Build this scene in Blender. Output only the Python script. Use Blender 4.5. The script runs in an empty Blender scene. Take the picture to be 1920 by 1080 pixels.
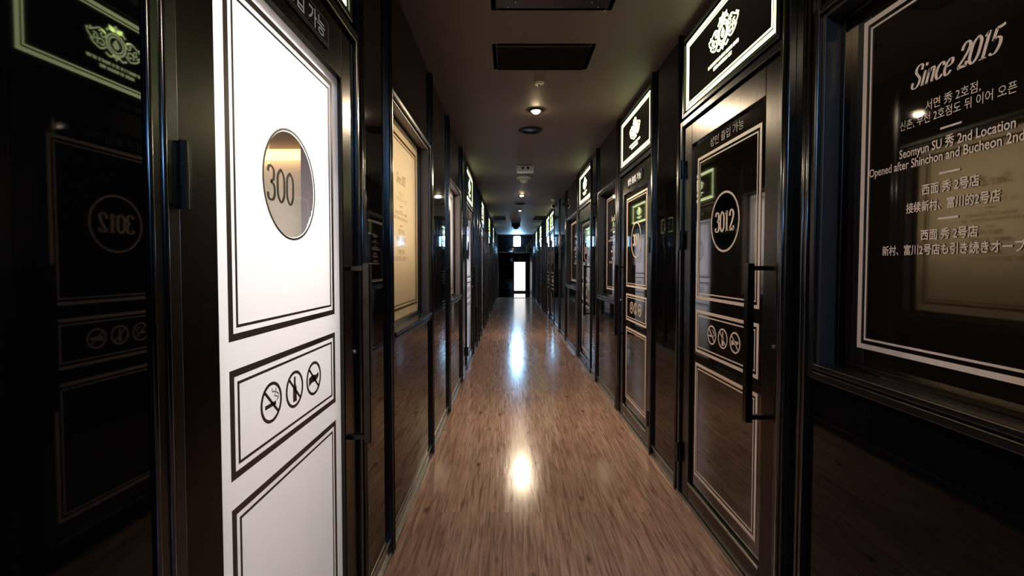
import bpy, math, random
from mathutils import Vector
PI = math.pi
S = bpy.context.scene
COL = S.collection

# ------------------------------------------------------------------ camera, world, exposure
EYE = 1.2
WR, WL, H = 0.902, 0.502, 2.4          # right wall, left wall (from the camera), ceiling height
cd = bpy.data.cameras.new('camera')
cd.sensor_width = 36.0
cd.lens = 36.0 * 860 / 1920
cd.shift_x = 4 / 1920
cd.shift_y = -14 / 1920
cd.clip_start = 0.02
cam = bpy.data.objects.new('camera', cd)
COL.objects.link(cam)
cam.location = (0, 0, EYE)
cam.rotation_euler = (PI / 2 - 0.0313, 0, 0)
S.camera = cam
w = bpy.data.worlds.new('world')
S.world = w
w.use_nodes = True
w.node_tree.nodes['Background'].inputs[0].default_value = (0.01, 0.011, 0.014, 1)
w.node_tree.nodes['Background'].inputs[1].default_value = 0.2
S.view_settings.view_transform = 'Standard'
S.view_settings.look = 'None'
S.view_settings.gamma = 1.0
S.view_settings.exposure = 0.0
S.view_settings.use_curve_mapping = False

# light levels used by the builders below
SPOT_W = 160
ROOM_W = 1.0
SIGN_E = 4.0

# ------------------------------------------------------------------ materials
MATS = {}


def mat(name, color=(0.5, 0.5, 0.5), rough=0.5, metal=0.0, ior=1.5, emit=None, strength=0.0, coat=0.0):
    if name in MATS:
        return MATS[name]
    m = bpy.data.materials.new(name)
    m.use_nodes = True
    b = m.node_tree.nodes['Principled BSDF']
    b.inputs['Base Color'].default_value = (*color, 1)
    b.inputs['Roughness'].default_value = rough
    b.inputs['Metallic'].default_value = metal
    b.inputs['IOR'].default_value = ior
    b.inputs['Coat Weight'].default_value = coat
    if emit:
        b.inputs['Emission Color'].default_value = (*emit, 1)
        b.inputs['Emission Strength'].default_value = strength
    MATS[name] = m
    return m


def noise_rough(m, scale, lo, hi, stretch=(1, 1, 1), bump=0.0):
    """slightly uneven gloss, as polished sheet and satin paint have"""
    nt = m.node_tree
    b = nt.nodes['Principled BSDF']
    tc = nt.nodes.new('ShaderNodeTexCoord')
    mp = nt.nodes.new('ShaderNodeMapping')
    mp.inputs['Scale'].default_value = stretch
    n = nt.nodes.new('ShaderNodeTexNoise')
    n.inputs['Scale'].default_value = scale
    n.inputs['Detail'].default_value = 3
    r = nt.nodes.new('ShaderNodeMapRange')
    r.inputs['To Min'].default_value = lo
    r.inputs['To Max'].default_value = hi
    nt.links.new(tc.outputs['Object'], mp.inputs[0])
    nt.links.new(mp.outputs[0], n.inputs['Vector'])
    nt.links.new(n.outputs['Fac'], r.inputs['Value'])
    nt.links.new(r.outputs[0], b.inputs['Roughness'])
    if bump:
        bp = nt.nodes.new('ShaderNodeBump')
        bp.inputs['Strength'].default_value = bump
        bp.inputs['Distance'].default_value = 0.002
        nt.links.new(n.outputs['Fac'], bp.inputs['Height'])
        nt.links.new(bp.outputs[0], b.inputs['Normal'])
    return m


M_PANEL = noise_rough(mat('black_gloss_panel', (0.003, 0.003, 0.004), 0.03, ior=1.40), 3, 0.015, 0.04)
M_FRAME = noise_rough(mat('satin_black_metal', (0.046, 0.039, 0.033), 0.3, metal=1.0), 8, 0.22, 0.32, (1, 1, 0.15))
M_POST = noise_rough(mat('black_anodised_post', (0.007, 0.007, 0.008), 0.25, ior=1.75), 6, 0.2, 0.3, (1, 1, 0.1))
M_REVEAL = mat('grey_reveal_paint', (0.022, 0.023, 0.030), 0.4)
M_REVEALLIT = mat('lit_reveal_paint', (0.13, 0.115, 0.125), 0.4)  # reveal paint beside lit glass; the glow on it is in the colour
M_SATIN = mat('satin_black_wall', (0.012, 0.012, 0.014), 0.45)
M_EDGE = mat('dark_steel_edge', (0.11, 0.11, 0.12), 0.22, metal=1.0)
M_DARKGLASS = noise_rough(mat('dark_bronze_glass', (0.010, 0.007, 0.005), 0.03, ior=1.95), 2, 0.02, 0.05)
M_BLACKGLASS = mat('dark_room_glass', (0.002, 0.002, 0.002), 0.02, ior=1.9)  # opaque; the unlit room behind clear glass is put into the black
M_PRINT = mat('rose_beige_print', (0.86, 0.69, 0.63), 0.45)
M_PRINTBACKLIT = mat('backlit_dark_print', (0.10, 0.072, 0.06), 0.45)  # the rose print again, its darkness against backlight put into the colour
M_GREYPRINT = mat('grey_print', (0.10, 0.09, 0.09), 0.5)  # plain grey for faint letters and plaque rims
M_LETTER = mat('pale_lettering', (0.75, 0.8, 0.9), 0.4)
M_PLATE = mat('black_plate', (0.008, 0.008, 0.012), 0.25)
M_CHROME = noise_rough(mat('brushed_steel', (0.40, 0.39, 0.37), 0.35, metal=1.0), 20, 0.3, 0.4)
M_SIGN = mat('sign_light', (0.9, 0.95, 0.7), 0.4, emit=(0.86, 1.0, 0.46), strength=SIGN_E)
M_SIGNBOX = mat('sign_black_face', (0.006, 0.006, 0.005), 0.06, ior=1.6)
M_VENT = mat('vent_black', (0.005, 0.005, 0.007), 0.65, ior=1.25)
M_WHITE = mat('white_plastic', (0.62, 0.60, 0.58), 0.4)
M_ROOMWALL = mat('room_cream_wall', (0.85, 0.80, 0.70), 0.8)
M_BOXWALL = mat('light_box_white', (0.85, 0.84, 0.82), 0.8)
M_ROOMTOP = mat('room_brown_soffit', (0.10, 0.075, 0.075), 0.6)
M_ROOMBACK = mat('room_grey_wall', (0.12, 0.115, 0.125), 0.7)
M_ROOMGREY = mat('room_mauve_post', (0.22, 0.19, 0.21), 0.6)
M_LED = mat('amber_strip_light', (1, 0.7, 0.4), 0.4, emit=(1.0, 0.55, 0.22), strength=3.0)
M_BULB = mat('warm_bulb', (1, 0.9, 0.7), 0.4, emit=(1.0, 0.74, 0.42), strength=160)
M_BULBDIM = mat('warm_bulb_dim', (1, 0.9, 0.7), 0.4, emit=(1.0, 0.78, 0.5), strength=6)
M_COLD = mat('cold_lamp_glass', (0.8, 0.9, 1), 0.4, emit=(0.34, 0.66, 1.0), strength=130)
M_COLDNEAR = mat('cold_lamp_near', (0.8, 0.9, 1), 0.4, emit=(0.25, 0.55, 1.0), strength=150)
M_BEZEL = mat('black_lamp_ring', (0.008, 0.008, 0.008), 0.6, ior=1.3)
M_DAY = mat('bright_end_glass', (0.9, 0.9, 0.9), 0.3, emit=(1.0, 0.98, 0.97), strength=1.6)


def frosted(name, color, gloss=0.06):
    m = bpy.data.materials.new(name)
    m.use_nodes = True
    nt = m.node_tree
    for n in list(nt.nodes):
        nt.nodes.remove(n)
    out = nt.nodes.new('ShaderNodeOutputMaterial')
    tr = nt.nodes.new('ShaderNodeBsdfTranslucent')
    tr.inputs[0].default_value = (*color, 1)
    df = nt.nodes.new('ShaderNodeBsdfDiffuse')
    df.inputs[0].default_value = (*[c * 0.5 for c in color], 1)
    mx = nt.nodes.new('ShaderNodeMixShader')
    mx.inputs[0].default_value = 0.3
    gl = nt.nodes.new('ShaderNodeBsdfGlossy')
    gl.inputs['Roughness'].default_value = gloss
    fr = nt.nodes.new('ShaderNodeFresnel')
    fr.inputs[0].default_value = 1.45
    m2 = nt.nodes.new('ShaderNodeMixShader')
    nt.links.new(tr.outputs[0], mx.inputs[1])
    nt.links.new(df.outputs[0], mx.inputs[2])
    nt.links.new(fr.outputs[0], m2.inputs[0])
    nt.links.new(mx.outputs[0], m2.inputs[1])
    nt.links.new(gl.outputs[0], m2.inputs[2])
    nt.links.new(m2.outputs[0], out.inputs[0])
    return m


def clear_glass(name):
    m = bpy.data.materials.new(name)
    m.use_nodes = True
    nt = m.node_tree
    for n in list(nt.nodes):
        nt.nodes.remove(n)
    out = nt.nodes.new('ShaderNodeOutputMaterial')
    tr = nt.nodes.new('ShaderNodeBsdfTransparent')
    gl = nt.nodes.new('ShaderNodeBsdfGlossy')
    gl.inputs['Roughness'].default_value = 0.02
    fr = nt.nodes.new('ShaderNodeFresnel')
    fr.inputs[0].default_value = 1.45
    m2 = nt.nodes.new('ShaderNodeMixShader')
    nt.links.new(fr.outputs[0], m2.inputs[0])
    nt.links.new(tr.outputs[0], m2.inputs[1])
    nt.links.new(gl.outputs[0], m2.inputs[2])
    nt.links.new(m2.outputs[0], out.inputs[0])
    return m


M_FILMPRINT = frosted('brown_film_print', (0.50, 0.36, 0.24))
M_FROST = frosted('frosted_white_film', (0.92, 0.905, 0.905))
M_FROSTWARM = frosted('frosted_cream_film', (0.92, 0.79, 0.60))
M_CLEAR = clear_glass('clear_glass')


def wood_floor():
    m = mat('wood_laminate', (0.2, 0.12, 0.08), 0.25)
    nt = m.node_tree
    L = nt.links.new
    b = nt.nodes['Principled BSDF']
    tc = nt.nodes.new('ShaderNodeTexCoord')
    rot = nt.nodes.new('ShaderNodeMapping')
    rot.inputs['Rotation'].default_value = (0, 0, PI / 2)
    L(tc.outputs['Object'], rot.inputs[0])
    br = nt.nodes.new('ShaderNodeTexBrick')
    br.inputs['Scale'].default_value = 1
    br.inputs['Brick Width'].default_value = 1.1
    br.inputs['Row Height'].default_value = 0.115
    br.inputs['Mortar Size'].default_value = 0.0012
    br.inputs['Mortar Smooth'].default_value = 0.1
    br.inputs['Bias'].default_value = 0.0
    br.offset = 0.37
    br.inputs['Color1'].default_value = (0.17, 0.17, 0.17, 1)
    br.inputs['Color2'].default_value = (0.83, 0.83, 0.83, 1)
    br.inputs['Mortar'].default_value = (0, 0, 0, 1)
    L(rot.outputs[0], br.inputs['Vector'])
    mp = nt.nodes.new('ShaderNodeMapping')
    mp.inputs['Scale'].default_value = (46, 2.4, 1)
    L(tc.outputs['Object'], mp.inputs[0])
    add = nt.nodes.new('ShaderNodeVectorMath')
    add.operation = 'MULTIPLY_ADD'
    add.inputs[1].default_value = (9, 9, 9)
    L(br.outputs['Color'], add.inputs[0])
    L(mp.outputs[0], add.inputs[2])
    g = nt.nodes.new('ShaderNodeTexNoise')
    g.inputs['Scale'].default_value = 1.6
    g.inputs['Detail'].default_value = 6
    g.inputs['Roughness'].default_value = 0.65
    g.inputs['Distortion'].default_value = 0.6
    L(add.outputs[0], g.inputs['Vector'])
    mp2 = nt.nodes.new('ShaderNodeMapping')
    mp2.inputs['Scale'].default_value = (11, 4.5, 1)
    L(tc.outputs['Object'], mp2.inputs[0])
    kn = nt.nodes.new('ShaderNodeTexVoronoi')
    kn.inputs['Scale'].default_value = 0.75
    L(mp2.outputs[0], kn.inputs['Vector'])
    kr = nt.nodes.new('ShaderNodeMapRange')
    kr.inputs['From Min'].default_value = 0.02
    kr.inputs['From Max'].default_value = 0.15
    kr.inputs['To Min'].default_value = 0.22
    kr.inputs['To Max'].default_value = 1.0
    L(kn.outputs['Distance'], kr.inputs['Value'])
    ramp = nt.nodes.new('ShaderNodeValToRGB')
    e = ramp.color_ramp.elements
    e[0].position = 0.3
    e[0].color = (0.135, 0.074, 0.056, 1)
    e[1].position = 0.72
    e[1].color = (0.53, 0.33, 0.255, 1)
    L(g.outputs['Fac'], ramp.inputs[0])
    pl = nt.nodes.new('ShaderNodeMapRange')
    pl.inputs['To Min'].default_value = 0.85
    pl.inputs['To Max'].default_value = 1.12
    L(br.outputs['Color'], pl.inputs['Value'])
    mul = nt.nodes.new('ShaderNodeMath')
    mul.operation = 'MULTIPLY'
    L(pl.outputs[0], mul.inputs[0])
    L(kr.outputs[0], mul.inputs[1])
    vm = nt.nodes.new('ShaderNodeVectorMath')
    vm.operation = 'SCALE'
    L(ramp.outputs[0], vm.inputs[0])
    L(mul.outputs[0], vm.inputs['Scale'])
    L(vm.outputs[0], b.inputs['Base Color'])
    rr = nt.nodes.new('ShaderNodeMapRange')
    rr.inputs['To Min'].default_value = 0.10
    rr.inputs['To Max'].default_value = 0.22
    L(g.outputs['Fac'], rr.inputs['Value'])
    L(rr.outputs[0], b.inputs['Roughness'])
    b.inputs['IOR'].default_value = 1.5
    bp = nt.nodes.new('ShaderNodeBump')
    bp.inputs['Strength'].default_value = 0.18
    bp.inputs['Distance'].default_value = 0.0015
    L(g.outputs['Fac'], bp.inputs['Height'])
    L(bp.outputs[0], b.inputs['Normal'])
    return m


def ceiling_paint():
    m = mat('brown_ceiling_paint', (0.12, 0.10, 0.092), 0.6)
    nt = m.node_tree
    b = nt.nodes['Principled BSDF']
    tc = nt.nodes.new('ShaderNodeTexCoord')
    n = nt.nodes.new('ShaderNodeTexNoise')
    n.inputs['Scale'].default_value = 2.5
    r = nt.nodes.new('ShaderNodeValToRGB')
    r.color_ramp.elements[0].color = (0.130, 0.098, 0.099, 1)
    r.color_ramp.elements[1].color = (0.160, 0.121, 0.120, 1)
    nt.links.new(tc.outputs['Object'], n.inputs['Vector'])
    nt.links.new(n.outputs['Fac'], r.inputs[0])
    nt.links.new(r.outputs[0], b.inputs['Base Color'])
    return m


# ------------------------------------------------------------------ mesh helpers
class MB:
    """collects shapes into ONE mesh"""

    def __init__(self):
        self.v, self.f = [], []

    def add(self, vs, fs):
        o = len(self.v)
        self.v += [tuple(p) for p in vs]
        self.f += [tuple(i + o for i in q) for q in fs]
        return self

    def box(self, x0, x1, y0, y1, z0, z1):
        vs = [(x0, y0, z0), (x1, y0, z0), (x1, y1, z0), (x0, y1, z0), (x0, y0, z1), (x1, y0, z1), (x1, y1, z1), (x0, y1, z1)]
        return self.add(vs, [(0, 3, 2, 1), (4, 5, 6, 7), (0, 1, 5, 4), (1, 2, 6, 5), (2, 3, 7, 6), (3, 0, 4, 7)])

    def frame(self, a0, a1, h0, h1, t, y0, y1):
        """rectangular ring of bars in the wall plane"""
        self.box(a0, a0 + t, y0, y1, h0, h1)
        self.box(a1 - t, a1, y0, y1, h0, h1)
        self.box(a0 + t, a1 - t, y0, y1, h0, h0 + t)
        return self.box(a0 + t, a1 - t, y0, y1, h1 - t, h1)

    def flatpoly(self, pts, y, th=0.0008):
        """closed outline (a, h) raised th from the glass, facing -Y"""
        n = len(pts)
        vs = [(a, y, h) for a, h in pts] + [(a, y - th, h) for a, h in pts]
        return self.add(vs, [tuple(range(n, 2 * n))] + [(i, (i + 1) % n, (i + 1) % n + n, i + n) for i in range(n)])

    def ring(self, ca, ch, r0, r1, y, n=48, th=0.0008, sy=1.0):
        vs, fs = [], []
        for i in range(n):
            t = 2 * PI * i / n
            c, s = math.cos(t), math.sin(t) * sy
            vs += [(ca + r0 * c, y - th, ch + r0 * s), (ca + r1 * c, y - th, ch + r1 * s),
                   (ca + r0 * c, y, ch + r0 * s), (ca + r1 * c, y, ch + r1 * s)]
            j = (i + 1) % n
            a, b = 4 * i, 4 * j
            fs += [(a, a + 1, b + 1, b), (a + 1, a + 3, b + 3, b + 1), (a + 2, a, b, b + 2)]
        return self.add(vs, fs)

    def disc(self, ca, ch, r, y, n=40, th=0.0008, sy=1.0):
        return self.flatpoly([(ca + r * math.cos(2 * PI * i / n), ch + r * sy * math.sin(2 * PI * i / n)) for i in range(n)], y, th)

    def stroke(self, pts, wid, y, thin=None, th=0.0008, sub=6, closed=False):
        """ribbon along a smooth curve; with thin, a broad-nib stroke: verticals wide, horizontals thin"""
        P = smooth(pts, sub, closed)
        n = len(P)
        L, R = [], []
        for i in range(n):
            p, q = P[max(i - 1, 0)], P[min(i + 1, n - 1)]
            if closed:
                p, q = P[i - 1], P[(i + 1) % n]
            dx, dz = q[0] - p[0], q[1] - p[1]
            l = math.hypot(dx, dz) or 1e-9
            dx, dz = dx / l, dz / l
            ww = wid if thin is None else thin + (wid - thin) * abs(dz) ** 1.3
            L.append((P[i][0] - dz * ww / 2, P[i][1] + dx * ww / 2))
            R.append((P[i][0] + dz * ww / 2, P[i][1] - dx * ww / 2))
        vs = [(a, y - th, h) for a, h in L] + [(a, y - th, h) for a, h in R]
        m = n if closed else n - 1
        return self.add(vs, [(i, n + i, n + (i + 1) % n, (i + 1) % n) for i in range(m)])

    def lathe(self, prof, c, axis='z', n=32):
        """profile (r, t) turned about an axis through c"""
        vs, fs = [], []
        k = len(prof)
        for i in range(n):
            t = 2 * PI * i / n
            for r, z in prof:
                if axis == 'z':
                    vs.append((c[0] + r * math.cos(t), c[1] + r * math.sin(t), c[2] + z))
                elif axis == 'y':
                    vs.append((c[0] + r * math.cos(t), c[1] + z, c[2] + r * math.sin(t)))
                else:
                    vs.append((c[0] + z, c[1] + r * math.cos(t), c[2] + r * math.sin(t)))
        for i in range(n):
            j = (i + 1) % n
            for q in range(k - 1):
                fs.append((i * k + q, j * k + q, j * k + q + 1, i * k + q + 1))
        return self.add(vs, fs)

    def build(self, name, m, parent=None, bevel=0.0, smooth_shade=False):
        me = bpy.data.meshes.new(name)
        me.from_pydata(self.v, [], self.f)
        me.validate()
        me.update()
        me.materials.append(m)
        o = bpy.data.objects.new(name, me)
        COL.objects.link(o)
        if parent:
            o.parent = parent
        if smooth_shade:
            for p in me.polygons:
                p.use_smooth = True
        if bevel:
            b = o.modifiers.new('bevel', 'BEVEL')
            b.width = bevel
            b.segments = 2
            b.limit_method = 'ANGLE'
        return o


def smooth(pts, sub, closed=False):
    if sub <= 1 or len(pts) < 3:
        return list(pts)
    out = []
    n = len(pts)
    rng = n if closed else n - 1
    for i in range(rng):
        if closed:
            p0, p1, p2, p3 = pts[i - 1], pts[i], pts[(i + 1) % n], pts[(i + 2) % n]
        else:
            p0, p1, p2, p3 = pts[max(i - 1, 0)], pts[i], pts[i + 1], pts[min(i + 2, n - 1)]
        for k in range(sub):
            t = k / sub
            out.append(tuple(0.5 * (2 * p1[d] + (p2[d] - p0[d]) * t + (2 * p0[d] - 5 * p1[d] + 4 * p2[d] - p3[d]) * t * t
                                    + (3 * p1[d] - p0[d] - 3 * p2[d] + p3[d]) * t ** 3) for d in (0, 1)))
    if not closed:
        out.append(pts[-1])
    return out


def put(o, label, cat, group=None, kind=None):
    o['label'] = label
    o['category'] = cat
    if group:
        o['group'] = group
    if kind:
        o['kind'] = kind
    return o


def root(name, loc, rz=0.0):
    e = bpy.data.objects.new(name, None)
    e.empty_display_size = 0.1
    COL.objects.link(e)
    e.location = loc
    e.rotation_euler = (0, 0, rz)
    return e


def wall_root(name, side, yc, h=0.0, off=0.0):
    """Empty on a corridor wall: local X to the right as one faces the wall, local Y into the wall, Z up"""
    if side == 'R':
        return root(name, (WR + off, yc, h), -PI / 2)
    return root(name, (-WL - off, yc, h), PI / 2)


def text_mesh(body, size, ca, ch, y, m, name, parent, bold=0.0, width=None, shear=0.0, line=1.0, th=0.0006):
    """flat lettering centred on (ca, ch) in the wall plane"""
    cu = bpy.data.curves.new(name, 'FONT')
    cu.body = body
    cu.size = size
    cu.align_x = 'CENTER'
    cu.align_y = 'CENTER'
    cu.offset = bold
    cu.shear = shear
    cu.space_line = line
    cu.resolution_u = 3
    t = bpy.data.objects.new(name, cu)
    COL.objects.link(t)
    dg = bpy.context.evaluated_depsgraph_get()
    dg.update()
    me = bpy.data.meshes.new_from_object(t.evaluated_get(dg))
    bpy.data.objects.remove(t)
    xs = [v.co.x for v in me.vertices]
    ys = [v.co.y for v in me.vertices]
    cx, cy = (min(xs) + max(xs)) / 2, (min(ys) + max(ys)) / 2
    k = width / (max(xs) - min(xs)) if width else 1.0
    for v in me.vertices:
        v.co = ((v.co.x - cx) * k + ca, y - th, (v.co.y - cy) + ch)
    me.materials.clear()
    me.materials.append(m)
    me.name = name
    o = bpy.data.objects.new(name, me)
    COL.objects.link(o)
    o.parent = parent
    return o


# serif letters drawn with a broad nib: strokes in a unit em box, advance width
GLYPH = {
    '0': (0.56, [[(0.28, 0.98), (0.09, 0.8), (0.06, 0.5), (0.09, 0.2), (0.28, 0.02), (0.47, 0.2), (0.50, 0.5), (0.47, 0.8), (0.28, 0.98)]]),
    '1': (0.46, [[(0.24, 0.0), (0.24, 0.98)], [(0.06, 0.84), (0.14, 0.88), (0.22, 0.96)], [(0.06, 0.025), (0.42, 0.025)]]),
    '2': (0.56, [[(0.09, 0.70), (0.12, 0.88), (0.28, 0.98), (0.46, 0.86), (0.46, 0.66), (0.34, 0.42), (0.07, 0.08)], 'W', [(0.06, 0.06), (0.30, 0.07), (0.51, 0.05)], [(0.49, 0.05), (0.51, 0.22)]]),
    '3': (0.56, [[(0.08, 0.80), (0.14, 0.93), (0.27, 0.98), (0.44, 0.88), (0.43, 0.64), (0.24, 0.53)], [(0.24, 0.53), (0.44, 0.46), (0.49, 0.26), (0.42, 0.08), (0.26, 0.02), (0.11, 0.07), (0.07, 0.22)]]),
    '5': (0.56, ['W', [(0.12, 0.94), (0.30, 0.93), (0.48, 0.98)], [(0.13, 0.94), (0.10, 0.52)], [(0.10, 0.52), (0.26, 0.60), (0.45, 0.50), (0.48, 0.28), (0.38, 0.07), (0.22, 0.02), (0.07, 0.10)]]),
    'S': (0.58, [[(0.47, 0.72), (0.45, 0.90), (0.28, 0.98), (0.11, 0.88), (0.11, 0.70), (0.28, 0.54), (0.46, 0.38), (0.47, 0.17), (0.34, 0.03), (0.18, 0.03), (0.06, 0.12), (0.05, 0.30)]]),
    'i': (0.30, [[(0.15, 0.03), (0.15, 0.62)], [(0.05, 0.60), (0.16, 0.61)], [(0.06, 0.03), (0.25, 0.03)], [(0.15, 0.80), (0.15, 0.92)]]),
    'n': (0.58, [[(0.12, 0.0), (0.12, 0.62)], [(0.03, 0.60), (0.13, 0.61)], [(0.14, 0.44), (0.24, 0.60), (0.38, 0.60), (0.43, 0.45), (0.43, 0.03)], [(0.42, 0.02), (0.54, 0.04)], [(0.04, 0.02), (0.20, 0.02)]]),
    'c': (0.48, [[(0.42, 0.48), (0.36, 0.60), (0.22, 0.62), (0.08, 0.46), (0.07, 0.20), (0.20, 0.02), (0.34, 0.03), (0.44, 0.14)]]),
    'e': (0.50, [[(0.08, 0.32), (0.28, 0.36), (0.42, 0.42), (0.40, 0.58), (0.26, 0.62), (0.10, 0.48), (0.07, 0.22), (0.19, 0.02), (0.34, 0.03), (0.45, 0.14)]]),
    ' ': (0.26, []),
}


def serif(mb, s, size, ca, base, y, wide=0.15, thin=0.045, shear=0.0, sx=1.0, gap=0.0):
    adv = sum(GLYPH[c][0] + gap for c in s) * size * sx
    x = ca - adv / 2
    for c in s:
        heavy = False
        for st in GLYPH[c][1]:
            if st == 'W':
                heavy = True
                continue
            pts = [(x + (a * sx + h * shear) * size, base + h * size) for a, h in st]
            if heavy:
                mb.stroke(pts, wide * 0.8 * size, y)
                heavy = False
            else:
                mb.stroke(pts, wide * size, y, thin=thin * size)
        x += (GLYPH[c][0] + gap) * size * sx
    return mb


# ------------------------------------------------------------------ structure: floor, ceiling, walls
Y0, Y1 = -4.0, 17.3                    # corridor behind the camera .. threshold
YE = 21.0                              # end of the dark vestibule
put(MB().box(-WL - 0.25, WR + 0.25, Y0, Y1, -0.1, 0.0).build('floor', wood_floor()),
    'brown wood laminate floor running down the corridor', 'floor', kind='structure')
put(MB().box(-WL - 0.25, WR + 0.25, Y1, YE, -0.1, 0.004).build('floor', mat('dark_polished_stone', (0.02, 0.018, 0.018), 0.06, ior=1.9)),
    'dark polished floor beyond the threshold at the far end', 'floor', kind='structure')
put(MB().box(-WL - 0.25, WR + 0.25, Y0, YE, H, H + 0.1).build('ceiling', ceiling_paint()),
    'dark brown painted corridor ceiling', 'ceiling', kind='structure')

# solid wall behind the doors and windows on the right
put(MB().box(WR + 0.12, WR + 0.24, Y0, YE, 0, H).build('wall_right', M_PANEL), 'black wall on the right side of the corridor', 'wall', kind='structure')
put(MB().box(-WL - 0.12, -WL - 0.02, Y0, YE, 1.93, H).build('wall_left', M_PANEL),
    'black wall band above the doors on the left side', 'wall', kind='structure')
put(MB().box(-WL - 0.25, WR + 0.25, Y0 - 0.1, Y0, 0, H).build('wall_back', M_PANEL), 'black end wall behind the viewer', 'wall', kind='structure')

TR = [0]


def post(side, ya, yb, h0=0.0, h1=H, out=0.014, label=None, m=None, round_=0.0):
    """upright metal mullion between two bays"""
    TR[0] += 1
    r = wall_root('trim_%d' % TR[0], side, (ya + yb) / 2)
    wd = abs(yb - ya) / 2
    MB().box(-wd, wd, -out, 0.1, h0, h1).build('mullion', M_POST, r, bevel=0.002)
    e = round_ or 0.0045
    for x in ((0.0,) if round_ else (-wd + 0.004, wd - 0.004)):
        MB().lathe([(0, 0), (e, 0), (e, h1 - h0), (0, h1 - h0)], (x, -out, h0), 'z', 16).build('edge_strip', M_EDGE, r, smooth_shade=True)
    put(r, label, 'trim', kind='structure')
    return r


def panel(side, ya, yb, label, h0=0.07, h1=H, tilt=0.0):
    """glossy black fixed panel with a steel-edged bottom rail"""
    r = wall_root('wall_panel', side, (ya + yb) / 2)
    r.rotation_euler.z += tilt
    wd = abs(yb - ya) / 2
    MB().box(-wd, wd, 0.0, 0.02, h0, h1).build('glossy_sheet', M_PANEL, r)
    if h0 < 0.2:
        MB().box(-wd, wd, -0.004, 0.03, 0.0, h0).build('bottom_rail', M_POST, r, bevel=0.002)
        mb = MB().box(-wd, wd, -0.008, -0.003, h0 - 0.010, h0 - 0.002)
        mb.box(-wd, wd, -0.010, -0.003, 0.004, 0.014)
        mb.build('steel_edge', M_CHROME, r)
    put(r, label, 'wall panel', kind='structure')
    return r


def fascia(side, ya, yb, h0, label):
    r = wall_root('wall_panel', side, (ya + yb) / 2)
    wd = abs(yb - ya) / 2
    MB().box(-wd, wd, 0.0, 0.02, h0, H).build('glossy_sheet', M_PANEL, r)
    put(r, label, 'wall panel', kind='structure')


# ------------------------------------------------------------------ prints
def border(mb, a0, a1, h0, h1, y):
    mb.frame(a0, a1, h0, h1, 0.0135, y - 0.0008, y)
    mb.frame(a0 + 0.024, a1 - 0.024, h0 + 0.024, h1 - 0.024, 0.0055, y - 0.0008, y)


def icon(kind, ca, ch, r, y):
    mb = MB().ring(ca, ch, r * 0.84, r, y, 40)
    d = r * 0.62
    mb.stroke([(ca - d, ch + d), (ca + d, ch - d)], r * 0.16, y)
    if kind == 'cigarette':
        mb.stroke([(ca - 0.62 * r, ch - 0.12 * r), (ca + 0.42 * r, ch - 0.12 * r)], r * 0.2, y)
        mb.stroke([(ca + 0.5 * r, ch - 0.05 * r), (ca + 0.55 * r, ch + 0.15 * r), (ca + 0.3 * r, ch + 0.25 * r), (ca + 0.35 * r, ch + 0.45 * r), (ca + 0.08 * r, ch + 0.5 * r), (ca + 0.05 * r, ch + 0.68 * r)], r * 0.06, y)
        mb.stroke([(ca + 0.62 * r, ch + 0.0), (ca + 0.66 * r, ch + 0.25 * r), (ca + 0.45 * r, ch + 0.4 * r), (ca + 0.4 * r, ch + 0.62 * r)], r * 0.06, y)
    elif kind == 'bottle':
        o = [(-0.2, -0.68), (0.2, -0.68), (0.2, 0.05), (0.09, 0.25), (0.09, 0.68), (-0.09, 0.68), (-0.09, 0.25), (-0.2, 0.05)]
        mb.flatpoly([(ca + a * r, ch + h * r) for a, h in o], y)
    else:
        o = [(-0.66, -0.34), (-0.30, -0.2), (0.15, -0.22), (0.45, -0.12), (0.66, 0.02), (0.60, 0.24), (0.34, 0.14), (0.05, 0.2), (-0.3, 0.22), (-0.66, 0.12)]
        mb.flatpoly([(ca + a * r, ch + h * r) for a, h in o], y)
    return mb


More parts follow.
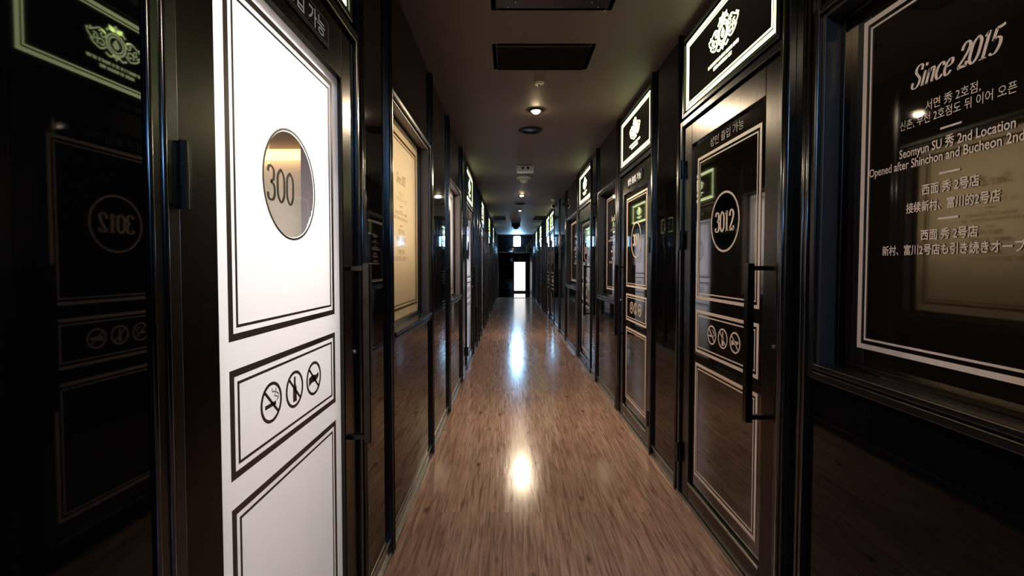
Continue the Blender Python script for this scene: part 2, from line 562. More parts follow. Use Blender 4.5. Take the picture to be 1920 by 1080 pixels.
# ------------------------------------------------------------------ doors
def door(n, side, ya, yb, hinge, label, lit=None, number=None, plaque=True, detail=True):
    """glazed door leaf; hinge = 'l' or 'r' as one faces it; lit = None (dark room) or watts of light in the room behind"""
    yc = (ya + yb) / 2
    r = wall_root('door_%d' % n, side, yc)
    put(r, label, 'door', kind='structure')
    hw = (yb - ya) / 2
    sg = -1 if hinge == 'l' else 1                       # hinge side in local X
    gw = hw - 0.105 if side == 'L' else hw - 0.10        # half width of the glazing
    gt = 1.757 if plaque else 1.80
    gb = 0.10
    dz = 0.018 if side == 'L' else 0.0
    # leaf frame
    mb = MB()
    top = 1.905
    mb.box(-hw + 0.006, -gw, 0.0, 0.045, 0.012, top)
    mb.box(gw, hw - 0.006, 0.0, 0.045, 0.012, top)
    mb.box(-gw, gw, 0.0, 0.045, gt, top)
    mb.box(-gw, gw, 0.0, 0.045, 0.012, gb)
    mb.build('leaf_frame', M_FRAME, r, bevel=0.003)
    mb = MB().box(-gw, gw, -0.003, 0.006, gb - 0.006, gb + 0.004)
    mb.build('glazing_bead', M_CHROME, r, bevel=0.001)
    # fixed jamb
    mb = MB()
    mb.box(-hw - 0.026, -hw, -0.012, 0.1, 0.0, 1.945)
    mb.box(hw, hw + 0.026, -0.012, 0.1, 0.0, 1.945)
    mb.box(-hw, hw, -0.012, 0.1, 1.915, 1.945)
    mb.build('jamb', M_POST, r, bevel=0.003)
    # glazing
    gy = 0.014
    ca, ch, cr = 0.0, 1.39, 0.122
    if lit:
        pts = []
        angs = sorted([2 * PI * i / 64 for i in range(64)] + [math.atan2(sz * ((gt if sz > 0 else gb) - ch) * sz, sx * gw) % (2 * PI) for sx in (-1, 1) for sz in (-1, 1)])
        mb = MB()
        vs = []
        for t in angs:
            c, s = math.cos(t), math.sin(t)
            k = 1e9
            if abs(c) > 1e-6:
                k = min(k, gw / abs(c))
            if s > 1e-6:
                k = min(k, (gt - ch) / s)
            if s < -1e-6:
                k = min(k, (gb - ch) / s)
            vs += [(ca + cr * c, gy, ch + cr * s), (ca + k * c, gy, ch + k * s)]
        m2 = len(angs)
        mb.add(vs, [(2 * i, 2 * i + 1, 2 * ((i + 1) % m2) + 1, 2 * ((i + 1) % m2)) for i in range(m2)])
        put_part = mb.build('frosted_glass', M_FROST, r)
        put_part['label'] = 'backlit white frosted glass'
        MB().disc(ca, ch, cr, gy + 0.001, 48, 0.0006).build('clear_roundel', M_CLEAR, r)
    else:
        MB().box(-gw, gw, gy, gy + 0.008, gb, gt).build('dark_glass', M_DARKGLASS, r)
        MB().disc(ca, ch, cr, gy - 0.0002, 48, 0.0004).build('clear_roundel', M_BLACKGLASS, r)
    # printed lines
    pm = M_PRINTBACKLIT if lit else M_PRINT
    bw = gw - 0.045
    mb = MB()
    border(mb, -bw, bw, 1.042 + dz, 1.722 + dz * 0.4, gy - 0.001)
    border(mb, -bw, bw, 0.782 + dz, 0.988 + dz, gy - 0.001)
    border(mb, -bw, bw, 0.17, 0.728 + dz, gy - 0.001)
    mb.build('border_print', pm, r)
    if lit:
        mb = MB().ring(ca, ch, cr + 0.002, cr + 0.007, gy - 0.001, 56)
        mb.build('roundel_ring', pm, r)
    else:
        MB().ring(ca, ch, cr - 0.001, cr + 0.008, gy - 0.001, 56).build('roundel_ring', pm, r)
    if n == 5:
        text_mesh('성인 출입 가능', 0.045, 0.0, 1.762, gy - 0.0005, M_GREYPRINT, 'faint_lettering', r, width=0.30)
    if number:
        mb = MB()
        if lit:
            serif(mb, number, 0.076, ca - 0.05, 1.342, gy - 0.001, wide=0.13, thin=0.06, sx=0.9, gap=0.06)
        else:
            serif(mb, number, 0.088, ca, 1.348, gy - 0.001, wide=0.17, thin=0.05, sx=0.88, gap=0.03)
        mb.build('room_number', pm, r)
    for k, q in enumerate(('cigarette', 'bottle', 'shoe')):
        icon(q, (k - 1) * 0.107, 0.888 + dz, 0.044, gy - 0.001).build('prohibition_icon', pm, r)
    if detail:
        # pull handle
        hx = -sg * (hw - (0.086 if side == 'R' else 0.06))
        mb = MB().box(hx - 0.014, hx + 0.014, -0.068, -0.044, 0.645, 1.21)
        mb.build('handle', M_FRAME, r, bevel=0.003)
        hd = r.children[-1]
        for z in (0.655, 1.185):
            MB().box(hx - 0.010, hx + 0.010, -0.047, 0.001, z, z + 0.016).build('bracket', M_FRAME, hd, bevel=0.002)
        kx = -sg * (hw - 0.022)
        MB().lathe([(0.0, -0.006), (0.0065, -0.006), (0.0075, -0.002), (0.0075, 0.002)], (kx, 0, 0.925), 'y', 16).build('keyhole', M_CHROME, r)
        for z in (0.22, 1.335, 1.70):
            mb = MB().lathe([(0.0, -0.05), (0.0065, -0.05), (0.0065, -0.018), (0.0072, -0.017), (0.0072, 0.017), (0.0065, 0.018), (0.0065, 0.05), (0.0, 0.05)],
                            (sg * (hw + 0.002), -0.019, z), 'z', 14)
            mb.box(sg * (hw + 0.002) - 0.024, sg * (hw + 0.002) + 0.024, -0.0145, -0.011, z - 0.045, z + 0.045)
            mb.build('hinge', M_POST, r)
    if lit:
        lamp_box(r, -hw, hw, 0.02, 1.9, lit, n == 1)
    return r


def area(name, parent, loc, rot, sx, sy, watts, color):
    l = bpy.data.lights.new(name, 'AREA')
    l.shape = 'RECTANGLE'
    l.size, l.size_y = sx, sy
    l.energy = watts
    l.color = color
    o = bpy.data.objects.new(name, l)
    COL.objects.link(o)
    o.parent = parent
    o.location = loc
    o.rotation_euler = rot
    return o


def lamp_box(r, a0, a1, h0, h1, watts, room, color=(0.95, 0.955, 1.10), depth=0.34):
    """the lit room (or light box) behind frosted glass"""
    if room:
        d = 1.0
        mb = MB()
        mb.box(a0 - 0.02, a0, 0.125, d, 0, 2.2)
        mb.box(a1 + 0.10, a1 + 0.12, 0.102, d, 0, 2.2)
        mb.build('room_wall', M_ROOMWALL, r)
        mb = MB().box(a0 - 0.02, a1 + 0.12, d, d + 0.02, 0, 2.2)
        mb.box(a0, a1 + 0.10, 0.102, d, -0.02, 0.0)
        mb.build('room_back_wall', M_ROOMBACK, r)
        MB().box(a1 - 0.03, a1 + 0.04, 0.102, 0.16, 0.0, 2.2).build('room_door_post', M_ROOMGREY, r)
        MB().box(a0 - 0.02, a1 + 0.10, 0.122, d, 2.2, 2.22).build('room_ceiling', M_ROOMWALL, r)
        MB().box(a1 - 0.22, a1 + 0.10, 0.102, d, 1.60, 1.95).build('room_soffit', M_ROOMTOP, r)
        MB().box(a1 + 0.07, a1 + 0.098, 0.15, d, 1.565, 1.595).build('strip_light', M_LED, r)
        area('room_side_fill', r, (a1 - 0.30, 0.50, 2.15), (0, -0.7, 0), 0.2, 0.3, 36, (1.0, 0.94, 0.82))  # added fill to brighten the wall seen through the roundel
        area('room_light', r, ((a0 + a1) / 2 - 0.15, 0.50, 2.17), (-0.3, -0.3, 0), 0.45, 0.25, watts, color)
    else:
        mb = MB()
        e = 0.02
        mb.box(a0 - e, a0, 0.046, depth, h0, h1)
        mb.box(a1, a1 + e, 0.046, depth, h0, h1)
        mb.box(a0 - e, a1 + e, depth, depth + e, h0, h1)
        mb.box(a0, a1, 0.046, depth, h0 - e, h0)
        mb.box(a0, a1, 0.046, depth, h1, h1 + e)
        mb.build('light_box', M_BOXWALL, r)
        area('box_light', r, ((a0 + a1) / 2, depth - 0.02, (h0 + h1) / 2 + 0.15 * (h1 - h0)), (PI / 2, 0, 0), (a1 - a0) * 0.8, (h1 - h0) * 0.6, watts, color)


# ------------------------------------------------------------------ windows with printed glass
LINES = [  # text, centre height, size, width, bold
    ('서면 秀 2호점,', 1.571, 0.026, 0.125, 0.0),
    ('신촌, 부천 2호점도 뒤 이어 오픈', 1.543, 0.026, 0.262, 0.0),
    ('Seomyun SU 秀 2nd Location', 1.474, 0.030, 0.262, 0.0004),
    ('Opened after Shinchon and Bucheon 2nd', 1.444, 0.030, 0.372, 0.0004),
    ('西面 秀 2号店', 1.378, 0.027, 0.132, 0.0004),
    ('接续新村、富川的2号店', 1.340, 0.027, 0.215, 0.0004),
    ('西面 秀 2号店', 1.273, 0.027, 0.132, 0.0004),
    ('新村、富川2号店も引き続きオープン', 1.239, 0.027, 0.352, 0.0004),
]


def window(n, side, ya, yb, label, lit=None, color=(1.0, 0.8, 0.55), letters=True, glass=None):
    yc = (ya + yb) / 2
    r = wall_root('window_%d' % n, side, yc)
    put(r, label, 'window', kind='structure')
    hw = (yb - ya) / 2
    lo, hi, d = 0.90, 1.915, 0.065
    mb = MB().frame(-hw - 0.022, hw + 0.022, lo - 0.03, hi + 0.03, 0.022, -0.012, 0.1)
    mb.build('window_frame', M_POST, r, bevel=0.003)
    mb = MB().frame(-hw, hw, lo - 0.008, hi + 0.008, 0.012, 0.0, d)
    mb.build('reveal', M_REVEALLIT if lit else M_REVEAL, r, bevel=0.002)
    MB().box(-hw + 0.012, hw - 0.012, -0.018, d, lo, lo + 0.016).build('window_sill', M_POST, r, bevel=0.003)
    mb = MB().frame(-hw + 0.012, hw - 0.012, lo + 0.016, hi - 0.004, 0.016, d - 0.02, d + 0.004)
    mb.build('glazing_bead', M_FRAME, r, bevel=0.002)
    gm = (M_FROSTWARM if n == 1 or n == 0 else M_FROST) if lit else M_DARKGLASS
    if lit:
        q = MB().add([(-hw + 0.012, d, lo), (hw - 0.012, d, lo), (hw - 0.012, d, hi), (-hw + 0.012, d, hi)], [(0, 1, 2, 3)])
        q.build('frosted_glass', gm, r)['label'] = 'backlit frosted glass'
    else:
        MB().box(-hw + 0.012, hw - 0.012, d, d + 0.008, lo, hi).build('dark_glass', gm, r)
    pm = M_FILMPRINT if lit else M_PRINT
    y = d - 0.001
    bw = hw - 0.075
    mb = MB()
    border(mb, -bw, bw, 0.975, 1.86, y)
    mb.build('border_print', pm, r)
    if letters:
        k = min(1.0, bw / 0.262)
        mb = MB()
        serif(mb, 'Since 2015', 0.053, -0.004, 1.622, y, wide=0.13, thin=0.04, shear=0.28, sx=0.78)
        mb.build('heading_print', pm, r)
        for tx, ch, sz, wd, bo in LINES:
            off = -0.0
            if tx.startswith('Opened'):
                off = -0.039
            text_mesh(tx, sz, off, ch, y, pm, 'lettering', r, bold=bo, width=wd)
        mb = MB()
        for ch in (1.508, 1.408, 1.307):
            mb.box(-0.024, 0.024, y - 0.0008, y, ch - 0.0022, ch + 0.0022)
        mb.build('dash_print', pm, r)
    if lit:
        lamp_box(r, -hw, hw, lo - 0.03, hi + 0.03, lit, False, color, depth=0.22)
    # dado panel below
    return r


def dado(side, ya, yb, label):
    panel(side, ya, yb, label, 0.07, 0.868)


# ------------------------------------------------------------------ lit signs above doors
def spiral(cx, cz, r, turns, a0, sgn):
    return [(cx + sgn * r * (1 - 0.75 * t) * math.cos(a0 + turns * 2 * PI * t), cz + r * (1 - 0.75 * t) * math.sin(a0 + turns * 2 * PI * t)) for t in [i / 14 for i in range(15)]]


def crest_mesh(y):
    mb = MB()
    cz = 2.185
    mb.ring(0, cz, 0.030, 0.037, y, 40)
    mb.ring(0, cz, 0.041, 0.050, y, 40)
    leaf = [(0, 0.024), (0.010, 0.010), (0.017, -0.004), (0.010, -0.016), (0.0, -0.022), (-0.010, -0.016), (-0.017, -0.004), (-0.010, 0.010)]
    mb.flatpoly([(a, cz + h) for a, h in leaf], y)
    for s in (-1, 1):                                     # scrolls and leaves to either side
        mb.stroke(spiral(s * 0.062, cz + 0.018, 0.018, 1.2, 0.4, s), 0.007, y, sub=3)
        mb.stroke(spiral(s * 0.068, cz - 0.020, 0.020, 1.1, -0.6, s), 0.007, y, sub=3)
        mb.stroke(spiral(s * 0.096, cz - 0.002, 0.014, 1.1, 0.9, s), 0.006, y, sub=3)
        mb.stroke([(s * 0.046, cz - 0.028), (s * 0.07, cz - 0.045), (s * 0.10, cz - 0.035), (s * 0.118, cz - 0.018)], 0.008, y)
        mb.stroke([(s * 0.048, cz + 0.030), (s * 0.075, cz + 0.040), (s * 0.10, cz + 0.026), (s * 0.122, cz + 0.014)], 0.007, y)
        mb.stroke([(s * 0.10, cz - 0.02), (s * 0.12, cz - 0.008), (s * 0.132, cz + 0.008)], 0.007, y)
        mb.disc(s * 0.130, cz + 0.016, 0.006, y, 12)
        mb.disc(s * 0.116, cz + 0.026, 0.005, y, 12)
        mb.stroke([(s * 0.012, cz - 0.050), (s * 0.030, cz - 0.062), (s * 0.050, cz - 0.052)], 0.009, y)
        mb.stroke([(s * 0.010, cz + 0.052), (s * 0.028, cz + 0.060), (s * 0.046, cz + 0.046)], 0.010, y)
        mb.stroke([(s * 0.006, cz + 0.055), (s * 0.018, cz + 0.070), (s * 0.034, cz + 0.066)], 0.009, y)
    crown = [(-0.026, 0.052), (0.026, 0.052), (0.034, 0.078), (0.016, 0.068), (0, 0.086), (-0.016, 0.068), (-0.034, 0.078)]
    mb.flatpoly([(a, cz + h) for a, h in crown], y)
    mb.flatpoly([(a, cz - h) for a, h in [(-0.016, 0.050), (0, 0.072), (0.016, 0.050)]], y)
    return mb


def words_mesh(y):
    """two lines of small capitals too blurred to read in the photograph"""
    rnd = random.Random(4)
    mb = MB()
    for ch, groups, h in ((2.090, (1, 9, 3, 5, 4), 0.014), (2.066, (4, 7, 3), 0.014)):
        tot = sum(groups) * 0.0112 + (len(groups) - 1) * 0.007
        x = -tot / 2
        for g in groups:
            for _ in range(g):
                k = rnd.randrange(4)
                mb.box(x, x + 0.0030, y - 0.0008, y, ch - h / 2, ch + h / 2)
                if k != 0:
                    mb.box(x + 0.0065, x + 0.0092, y - 0.0008, y, ch - h / 2, ch + h / 2)
                if k != 1:
                    mb.box(x + 0.003, x + 0.0065, y - 0.0008, y, ch + h / 2 - 0.003, ch + h / 2)
                if k >= 1:
                    mb.box(x + 0.003, x + 0.0065, y - 0.0008, y, ch - 0.0015, ch + 0.0015)
                x += 0.0112
            x += 0.007
    return mb


def sign(side, ya, yb, label):
    yc = (ya + yb) / 2
    r = wall_root('lightbox_sign', side, yc)
    put(r, label, 'sign', group='lit crest signs above the doors')
    hw = (yb - ya) / 2
    MB().frame(-hw, hw, 1.955, 2.36, 0.02, -0.014, 0.02).build('housing', M_POST, r, bevel=0.003)
    MB().box(-hw + 0.02, hw - 0.02, -0.004, 0.02, 1.975, 2.34).build('black_face', M_SIGNBOX, r)
    y = -0.0045
    mb = MB()
    mb.frame(-hw + 0.03, hw - 0.03, 1.99, 2.325, 0.016, y - 0.0008, y)
    mb.frame(-hw + 0.053, hw - 0.053, 2.013, 2.302, 0.007, y - 0.0008, y)
    mb.build('light_border', M_SIGN, r)
    crest_mesh(y).build('crest', M_SIGN, r)
    words_mesh(y).build('lettering', M_SIGN, r)
    return r


def plaque(side, yc, label):
    r = wall_root('door_plaque', side, yc, 1.83)
    put(r, label, 'plaque', group='small notices on the door rails')
    MB().box(-0.205, 0.205, -0.006, 0.0, -0.036, 0.036).build('plate', M_PLATE, r, bevel=0.001)
    MB().frame(-0.199, 0.199, -0.031, 0.031, 0.0025, -0.0066, -0.006).build('rim', M_GREYPRINT, r)
    for k, word in enumerate(('성인', '출입', '가능')):
        text_mesh(word, 0.05, (k - 1) * 0.123, 0.0, -0.0062, M_LETTER, 'lettering', r, bold=0.0008, width=0.099)
    return r


# ================================================================== RIGHT WALL
window(7, 'R', 0.685, 1.345, 'nearest right-hand window, dark glass with rose lettering headed Since 2015')
dado('R', 0.66, 1.36, 'glossy black panel under the Since 2015 window')
fascia('R', 0.64, 1.39, 1.948, 'black fascia above the Since 2015 window')
post('R', 1.372, 1.400, label='slim black upright beside the Since 2015 window')
panel('R', 1.402, 1.462, 'narrow black strip between door 3012 and the Since 2015 window')
post('R', 1.464, 1.506, h1=H, out=0.022, round_=0.008, label='rounded black upright next to the handle side of door 3012')
door(5, 'R', 1.534, 2.392, 'l', 'dark glass door numbered 3012 on the right', number='3012', plaque=False)
sign('R', 1.54, 2.39, 'glowing crest sign above door 3012, largest on the right')
post('R', 2.424, 2.446, label='black upright on the hinge side of door 3012')
panel('R', 2.448, 2.868, 'glossy black panel between door 3012 and the next right-hand door')
post('R', 2.870, 2.892, label='black upright beside the second right-hand door')
door(6, 'R', 2.920, 3.745, 'r', 'second dark glass door on the right, beyond door 3012', number='3011')
sign('R', 2.92, 3.74, 'glowing crest sign over the second door on the right')
plaque('R', 3.333, 'small white-lettered plaque on the second door on the right')
post('R', 3.775, 3.84, label='black upright beyond the second door on the right')
window(8, 'R', 3.90, 4.66, 'dark lettered window beyond the second door on the right')
dado('R', 3.86, 4.70, 'glossy black panel under the second window on the right')
fascia('R', 3.845, 4.70, 1.948, 'black fascia above the second window on the right')
post('R', 4.70, 4.74, label='black upright beyond the second window on the right')
panel('R', 4.742, 5.04, 'narrow black panel before the third door on the right')
door(7, 'R', 5.10, 5.95, 'l', 'third dark glass door on the right', number='3010')
sign('R', 5.10, 5.95, 'glowing crest sign over the third door on the right')
post('R', 5.985, 6.10, label='black upright beyond the third door on the right')
window(9, 'R', 6.16, 7.28, 'third dark lettered window on the right')
dado('R', 6.12, 7.32, 'glossy black panel under the third window on the right')
fascia('R', 6.12, 7.32, 1.948, 'black fascia above the third window on the right')
post('R', 7.325, 7.40, label='black upright beyond the third window on the right')
panel('R', 7.402, 8.25, 'glossy black panel below the ceiling camera on the right')
post('R', 8.252, 8.33, label='black upright past the ceiling camera on the right')
panel('R', 8.332, 9.28, 'glossy black panel before the fourth door on the right')
door(8, 'R', 9.36, 10.24, 'l', 'fourth dark glass door on the right', detail=True)
sign('R', 9.36, 10.24, 'glowing crest sign over the fourth door on the right')
post('R', 10.275, 10.38, label='black upright between the fourth and fifth doors on the right')
door(9, 'R', 10.42, 11.28, 'r', 'fifth dark glass door on the right', detail=False)
sign('R', 10.42, 11.28, 'glowing crest sign over the fifth door on the right')
post('R', 11.315, 11.4, label='black upright beyond the fifth door on the right')
panel('R', 11.402, 12.8, 'long glossy black panel between the fifth and sixth doors on the right')
door(10, 'R', 12.85, 13.75, 'l', 'sixth dark glass door on the right', detail=False)
sign('R', 12.85, 13.75, 'glowing crest sign over the sixth door on the right')
panel('R', 13.80, 14.9, 'glossy black panel between the sixth and seventh doors on the right')
door(11, 'R', 14.95, 15.85, 'l', 'last dark glass door on the right', detail=False)
sign('R', 14.95, 15.85, 'glowing crest sign over the last door on the right')
panel('R', 15.90, 17.3, 'last glossy black panel on the right before the threshold')
# behind the viewer
panel('R', -4.0, 0.655, 'glossy black panel on the right behind the viewer')

# ================================================================== LEFT WALL
panel('L', 0.08, 0.618, 'slightly turned mirror-black panel at the left edge', tilt=-0.043)
post('L', 0.622, 0.656, label='black upright on the hinge side of the white door')
panel('L', -4.0, 0.06, 'glossy black panel on the left behind the viewer')
door(1, 'L', 0.686, 1.492, 'l', 'bright white backlit glass door on the left with clear round window', lit=21 * ROOM_W, number='300')
sign('L', 0.70, 1.45, 'glowing crest sign above the bright white door on the left')
plaque('L', 1.075, 'white-lettered plaque above the bright white door on the left')
post('L', 1.520, 1.548, label='black upright on the handle side of the white door')
panel('L', 1.550, 1.872, 'mirror-black panel between the white door and the cream window')
post('L', 1.874, 1.912, label='black upright before the cream lit window')
window(1, 'L', 1.945, 2.85, 'cream backlit window with faint brown lettering on the left', lit=3 * ROOM_W)
dado('L', 1.914, 2.88, 'glossy black panel under the cream lit window')
fascia('L', 1.914, 2.88, 1.948, 'black fascia above the cream lit window')
post('L', 2.882, 2.925, label='black upright beyond the cream lit window')
panel('L', 2.927, 3.68, 'mirror-black panel between the two lit windows on the left')
post('L', 3.682, 3.75, label='black upright before the second lit window on the left')
window(2, 'L', 3.80, 4.62, 'narrow-looking second lit window on the left, pale', lit=4 * ROOM_W, color=(1.0, 0.88, 0.8))
dado('L', 3.752, 4.66, 'glossy black panel under the second lit window on the left')
fascia('L', 3.752, 4.66, 1.948, 'black fascia above the second lit window on the left')
post('L', 4.662, 4.72, label='black upright beyond the second lit window on the left')
panel('L', 4.722, 5.19, 'black panel before the second lit door on the left')
door(2, 'L', 5.25, 6.15, 'l', 'second white backlit door on the left', lit=7 * ROOM_W)
sign('L', 5.25, 6.15, 'glowing crest sign over the second lit door on the left')
plaque('L', 5.70, 'small plaque on the second lit door on the left')
post('L', 6.18, 6.26, label='black upright beyond the second lit door on the left')
panel('L', 6.262, 7.80, 'long glossy black panel between the second and third doors on the left')
door(3, 'L', 7.86, 8.74, 'l', 'third white backlit door on the left', lit=7 * ROOM_W)
sign('L', 7.86, 8.74, 'glowing crest sign over the third lit door on the left')
panel('L', 8.79, 10.40, 'long glossy black panel between the third and fourth doors on the left')
door(4, 'L', 10.46, 11.36, 'l', 'fourth white backlit door on the left', lit=7 * ROOM_W, detail=False)
sign('L', 10.46, 11.36, 'glowing crest sign over the fourth lit door on the left')
panel('L', 11.41, 13.10, 'glossy black panel before the last door on the left')
door(12, 'L', 13.16, 14.06, 'l', 'last backlit door on the left, far down the corridor', lit=7 * ROOM_W, detail=False)
sign('L', 13.16, 14.06, 'glowing crest sign over the last lit door on the left')
panel('L', 14.11, 17.3, 'last glossy black panel on the left before the threshold')
for side, ys in (('R', (11.87, 12.34, 12.80, 13.80, 14.35, 14.90, 15.92, 16.40, 16.85, 17.25)), ('L', (6.78, 7.30, 7.81, 8.80, 9.35, 9.90, 10.41, 11.42, 12.0, 12.6, 13.11, 14.12, 14.75, 15.4, 16.05, 16.7, 17.25))):
    for y in ys:
        p = post(side, y - 0.02, y + 0.02, out=0.022, label='black upright in the far stretch of the %s wall' % ('right' if side == 'R' else 'left'))
        p['group'] = 'far wall uprights'
fascia('R', Y0, 0.64, 1.948, 'black fascia behind the viewer on the right')

# baseboards: thin steel line where the walls meet the floor
put(MB().box(WR - 0.014, WR - 0.004, 1.36, Y1, 0.0, 0.012).build('baseboard_right', M_CHROME), 'thin steel strip along the foot of the right wall', 'baseboard', kind='structure')
put(MB().box(-WL + 0.004, -WL + 0.014, 0.66, Y1, 0.0, 0.012).build('baseboard_left', M_CHROME), 'thin steel strip along the foot of the left wall', 'baseboard', kind='structure')

# ================================================================== FAR END
r = root('end_partition', (0.2, Y1 + 0.12, 0))
put(r, 'dark glass header and frame across the far end', 'partition', kind='structure')
MB().box(-0.70, 0.70, -0.02, 0.02, 1.75, H).build('header_glass', M_PANEL, r)
mb = MB().box(-0.70, -0.64, -0.03, 0.03, 0, H)
mb.box(0.64, 0.70, -0.03, 0.03, 0, H)
mb.box(-0.64, 0.64, -0.03, 0.03, 1.70, 1.75)
mb.build('frame', M_POST, r, bevel=0.003)
put(MB().box(-WL, WR, Y1 - 0.02, Y1 + 0.04, 0.0, 0.012).build('trim_%d' % (TR[0] + 1), M_CHROME), 'steel threshold strip where the wood floor ends', 'threshold', kind='structure')
put(MB().box(-WL - 0.04, -WL, Y1, YE, 0, H).build('wall_vestibule', M_SATIN), 'black left wall beyond the threshold', 'wall', kind='structure')
put(MB().box(WR, WR + 0.04, Y1, YE, 0, H).build('wall_vestibule', M_SATIN), 'black right wall beyond the threshold', 'wall', kind='structure')
mb = MB().box(-WL - 0.04, 0.165, YE - 0.04, YE, 0, H)
mb.box(0.735, WR + 0.04, YE - 0.04, YE, 0, H)
mb.box(0.165, 0.735, YE - 0.04, YE, 1.42, H)
put(mb.build('wall_end', M_PANEL), 'black wall at the very end around the bright doorway', 'wall', kind='structure')
r = root('door_13', (0.45, YE - 0.03, 0))
put(r, 'bright white glass doorway at the end of the corridor', 'door', kind='structure')
MB().frame(-0.285, 0.285, 0.0, 1.42, 0.03, -0.02, 0.03).box(-0.255, 0.255, -0.01, 0.02, 0.03, 0.08).build('door_frame', M_POST, r, bevel=0.003)
MB().box(-0.255, 0.255, 0.0, 0.012, 0.08, 1.39).build('lit_glass', M_DAY, r)

# ================================================================== CEILING FITTINGS
def downlight(x, y, watts, bulb, label, color=(1.0, 0.80, 0.56), k=1.0):
    r = root('downlight', (x, y, H))
    put(r, label, 'ceiling light', group='small ceiling downlights')
    MB().lathe([(0.045 * k, 0.0), (0.055 * k, -0.004), (0.055 * k, -0.010), (0.040 * k, -0.014), (0.034 * k, -0.010), (0.034 * k, 0.0)], (0, 0, 0), 'z', 32).build('ring', M_BEZEL, r, smooth_shade=True)
    if bulb:
        MB().lathe([(0.0, -0.030), (0.018, -0.027), (0.029, -0.018), (0.033, -0.006), (0.033, 0.0)], (0, 0, 0), 'z', 20).build('bulb', bulb, r, smooth_shade=True)
    else:
        MB().lathe([(0.0, -0.002), (0.034 * k, -0.002)], (0, 0, 0), 'z', 24).build('dark_lens', M_PLATE, r)
    if watts:
        l = bpy.data.lights.new('lamp', 'SPOT')
        l.energy = watts
        l.color = color
        l.spot_size = 3.0
        l.spot_blend = 0.55
        l.shadow_soft_size = 0.025
        o = bpy.data.objects.new('lamp', l)
        COL.objects.link(o)
        o.parent = r
        o.location = (0, 0, -0.03)
    return r


downlight(0.20, 3.56, SPOT_W, M_BULB, 'nearest shining downlight in the corridor ceiling, warm')
downlight(0.20, 7.76, SPOT_W, M_BULB, 'second shining downlight, beyond the white fire alarm fitting')
downlight(0.215, 9.85, 12, M_BULBDIM, 'dim small downlight farther down the ceiling')
downlight(0.20, 0.30, SPOT_W * 0.15, M_BULB, 'added downlight above the viewer, out of view')  # added lamp, brightens the prints near the viewer
downlight(0.18, 4.08, 0, None, 'unlit black downlight just beyond the nearest shining one', k=1.9)
downlight(0.20, 8.85, 0, None, 'unlit black downlight beyond the second shining one', k=1.9)

# four-way diffuser nearest the camera
r = root('ceiling_vent', (0.195, 1.91, H))
put(r, 'black four-way air diffuser with X pattern, nearest in the ceiling', 'vent')
MB().frame(-0.285, 0.285, -0.285, 0.285, 0.03, 0, 0.018).build('frame', M_VENT, r, bevel=0.003)
fr = r.children[-1]
fr.rotation_euler.x = PI / 2
mb = MB()
for k in range(6):
    t = 0.035 + k * 0.035
    mb.frame(-0.285 + t, 0.285 - t, -0.285 + t, 0.285 - t, 0.010, 0.002, 0.026)
o = mb.build('louvre', M_VENT, r)
o.rotation_euler.x = PI / 2
for k in range(-7, 8):
    if k == 0:
        continue
    t = k * 0.034
    for s in (-1, 1):
        MB().lathe([(0.0, -0.003), (0.003, -0.002), (0.004, 0.0)], (t, s * t, -0.027), 'z', 8).build('rivet', M_CHROME, r)
MB().box(-0.26, 0.26, -0.26, 0.26, -0.002, 0.0).build('back_plate', M_PLATE, r)

# rectangular return grille
r = root('ceiling_vent', (0.185, 2.675, H))
put(r, 'black rectangular air grille behind the four-way diffuser', 'vent')
o = MB().frame(-0.285, 0.285, -0.165, 0.165, 0.028, 0, 0.014).build('frame', M_VENT, r, bevel=0.003)
o.rotation_euler.x = PI / 2
mb = MB()
for k in range(12):
    y = -0.13 + k * 0.0236
    mb.add([(-0.257, y, -0.003), (0.257, y, -0.003), (0.257, y + 0.016, -0.012), (-0.257, y + 0.016, -0.012)], [(0, 1, 2, 3)])
mb.build('louvre', M_VENT, r)
MB().box(-0.26, 0.26, -0.14, 0.14, -0.002, 0.0).build('back_plate', M_PLATE, r)

for x, side in ((-0.25, 'left'), (0.74, 'right')):
    r = root('ceiling_vent', (x, 11.5, H))
    put(r, 'small dark grille far down the ceiling on the %s' % side, 'vent', group='small far ceiling grilles')
    o = MB().frame(-0.14, 0.14, -0.5, 0.5, 0.02, 0, 0.012).build('frame', M_VENT, r)
    o.rotation_euler.x = PI / 2
    mb = MB()
    for k in range(10):
        mb.box(-0.12, 0.12, -0.46 + k * 0.094, -0.43 + k * 0.094, -0.010, -0.002)
    mb.build('louvre', M_VENT, r)

# sprinkler
r = root('sprinkler_head', (0.19, 3.04, H))
put(r, 'small white round sprinkler between the black grille and the nearest downlight', 'sprinkler')
MB().lathe([(0.034, 0.0), (0.034, -0.005), (0.026, -0.012), (0.012, -0.014), (0.012, 0.0)], (0, 0, 0), 'z', 28).build('rosette', M_WHITE, r, smooth_shade=True)
MB().lathe([(0.0, -0.030), (0.013, -0.030), (0.013, -0.027), (0.005, -0.025), (0.005, -0.012)], (0, 0, 0), 'z', 16).build('deflector', M_CHROME, r)

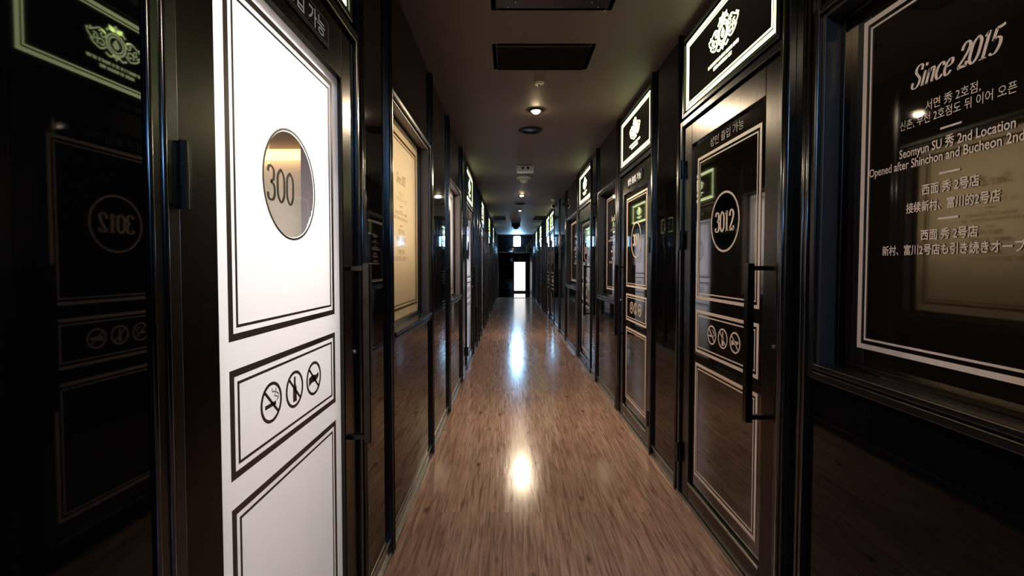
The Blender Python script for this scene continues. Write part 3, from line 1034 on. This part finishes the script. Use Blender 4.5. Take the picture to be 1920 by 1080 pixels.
# fire alarm box and detector
r = root('alarm_box', (0.185, 5.55, H))
put(r, 'white box fitting with two dark holes on the ceiling', 'alarm')
MB().box(-0.10, 0.10, -0.07, 0.07, -0.075, 0.0).build('housing', M_WHITE, r, bevel=0.012)
for x in (-0.03, 0.03):
    MB().lathe([(0.0, -0.002), (0.014, -0.002), (0.016, 0.0)], (x, -0.07, -0.035), 'y', 20).build('speaker_hole', M_PLATE, r)
r = root('smoke_detector', (0.19, 6.22, H))
put(r, 'round white detector on the ceiling behind the white box fitting', 'smoke detector')
MB().lathe([(0.095, 0.0), (0.10, -0.012), (0.09, -0.03), (0.06, -0.04), (0.052, -0.06), (0.03, -0.075), (0.0, -0.078)], (0, 0, 0), 'z', 36).build('housing', M_WHITE, r, smooth_shade=True)
MB().lathe([(0.073, -0.0375), (0.076, -0.040), (0.080, -0.036)], (0, 0, 0), 'z', 36).build('grille_ring', M_PLATE, r)

r = root('alarm_box', (0.17, 12.9, H))
put(r, 'small box fitting on the ceiling, coloured dark as a silhouette against the cold lamp', 'alarm')
MB().box(-0.12, 0.12, -0.06, 0.06, -0.10, 0.0).build('housing', M_VENT, r, bevel=0.01)  # housing and dome black: silhouette against the lamp put into the colour
MB().lathe([(0.08, -0.10), (0.075, -0.13), (0.05, -0.16), (0.0, -0.17)], (0, 0, 0), 'z', 24).build('dome', M_VENT, r, smooth_shade=True)

# security camera at the right wall
r = root('security_camera', (0.80, 8.30, H))
r.scale = (1.35, 1.35, 1.35)
put(r, 'white security camera at the ceiling edge on the right', 'camera')
MB().lathe([(0.045, 0.0), (0.045, -0.015), (0.02, -0.02), (0.014, -0.04), (0.0, -0.04)], (0, 0, 0), 'z', 24).build('mount', M_WHITE, r, smooth_shade=True)
o = MB().lathe([(0.0, -0.09), (0.032, -0.09), (0.036, -0.08), (0.036, 0.05), (0.028, 0.065), (0.0, 0.068)], (0, 0, 0), 'y', 24).build('body', M_WHITE, r, smooth_shade=True)
o.location = (0, 0, -0.075)
o.rotation_euler = (0.25, 0, -0.2)
MB().lathe([(0.0, -0.094), (0.022, -0.093), (0.026, -0.089)], (0, 0, 0), 'y', 20).build('lens', M_PLATE, o)

# cold white lamps: one at the far end, one behind the viewer
def cold_lamp(x, y, z, facing, label):
    r = root('wall_lamp', (x, y, z), facing)
    put(r, label, 'lamp')
    MB().box(-0.15, 0.15, -0.03, 0.0, -0.24, 0.18).build('back_plate', M_FRAME, r, bevel=0.01)
    MB().box(-0.13, 0.13, -0.10, -0.03, -0.21, 0.16).build('glass_shade', M_COLD, r, bevel=0.03)
    return r


cold_lamp(0.27, Y1 + 0.10, 2.16, 0.0, 'bright bluish-white lamp high at the far end of the corridor')
r = root('ceiling_lamp', (0.1, -1.5, H))
put(r, 'bluish-white lamp on the ceiling behind the viewer', 'lamp')
MB().lathe([(0.15, 0.0), (0.15, -0.03), (0.13, -0.035), (0.0, -0.035)], (0, 0, 0), 'z', 28).build('base', M_FRAME, r)
MB().lathe([(0.125, -0.035), (0.12, -0.08), (0.09, -0.11), (0.0, -0.12)], (0, 0, 0), 'z', 28).build('glass_shade', M_COLDNEAR, r, smooth_shade=True)
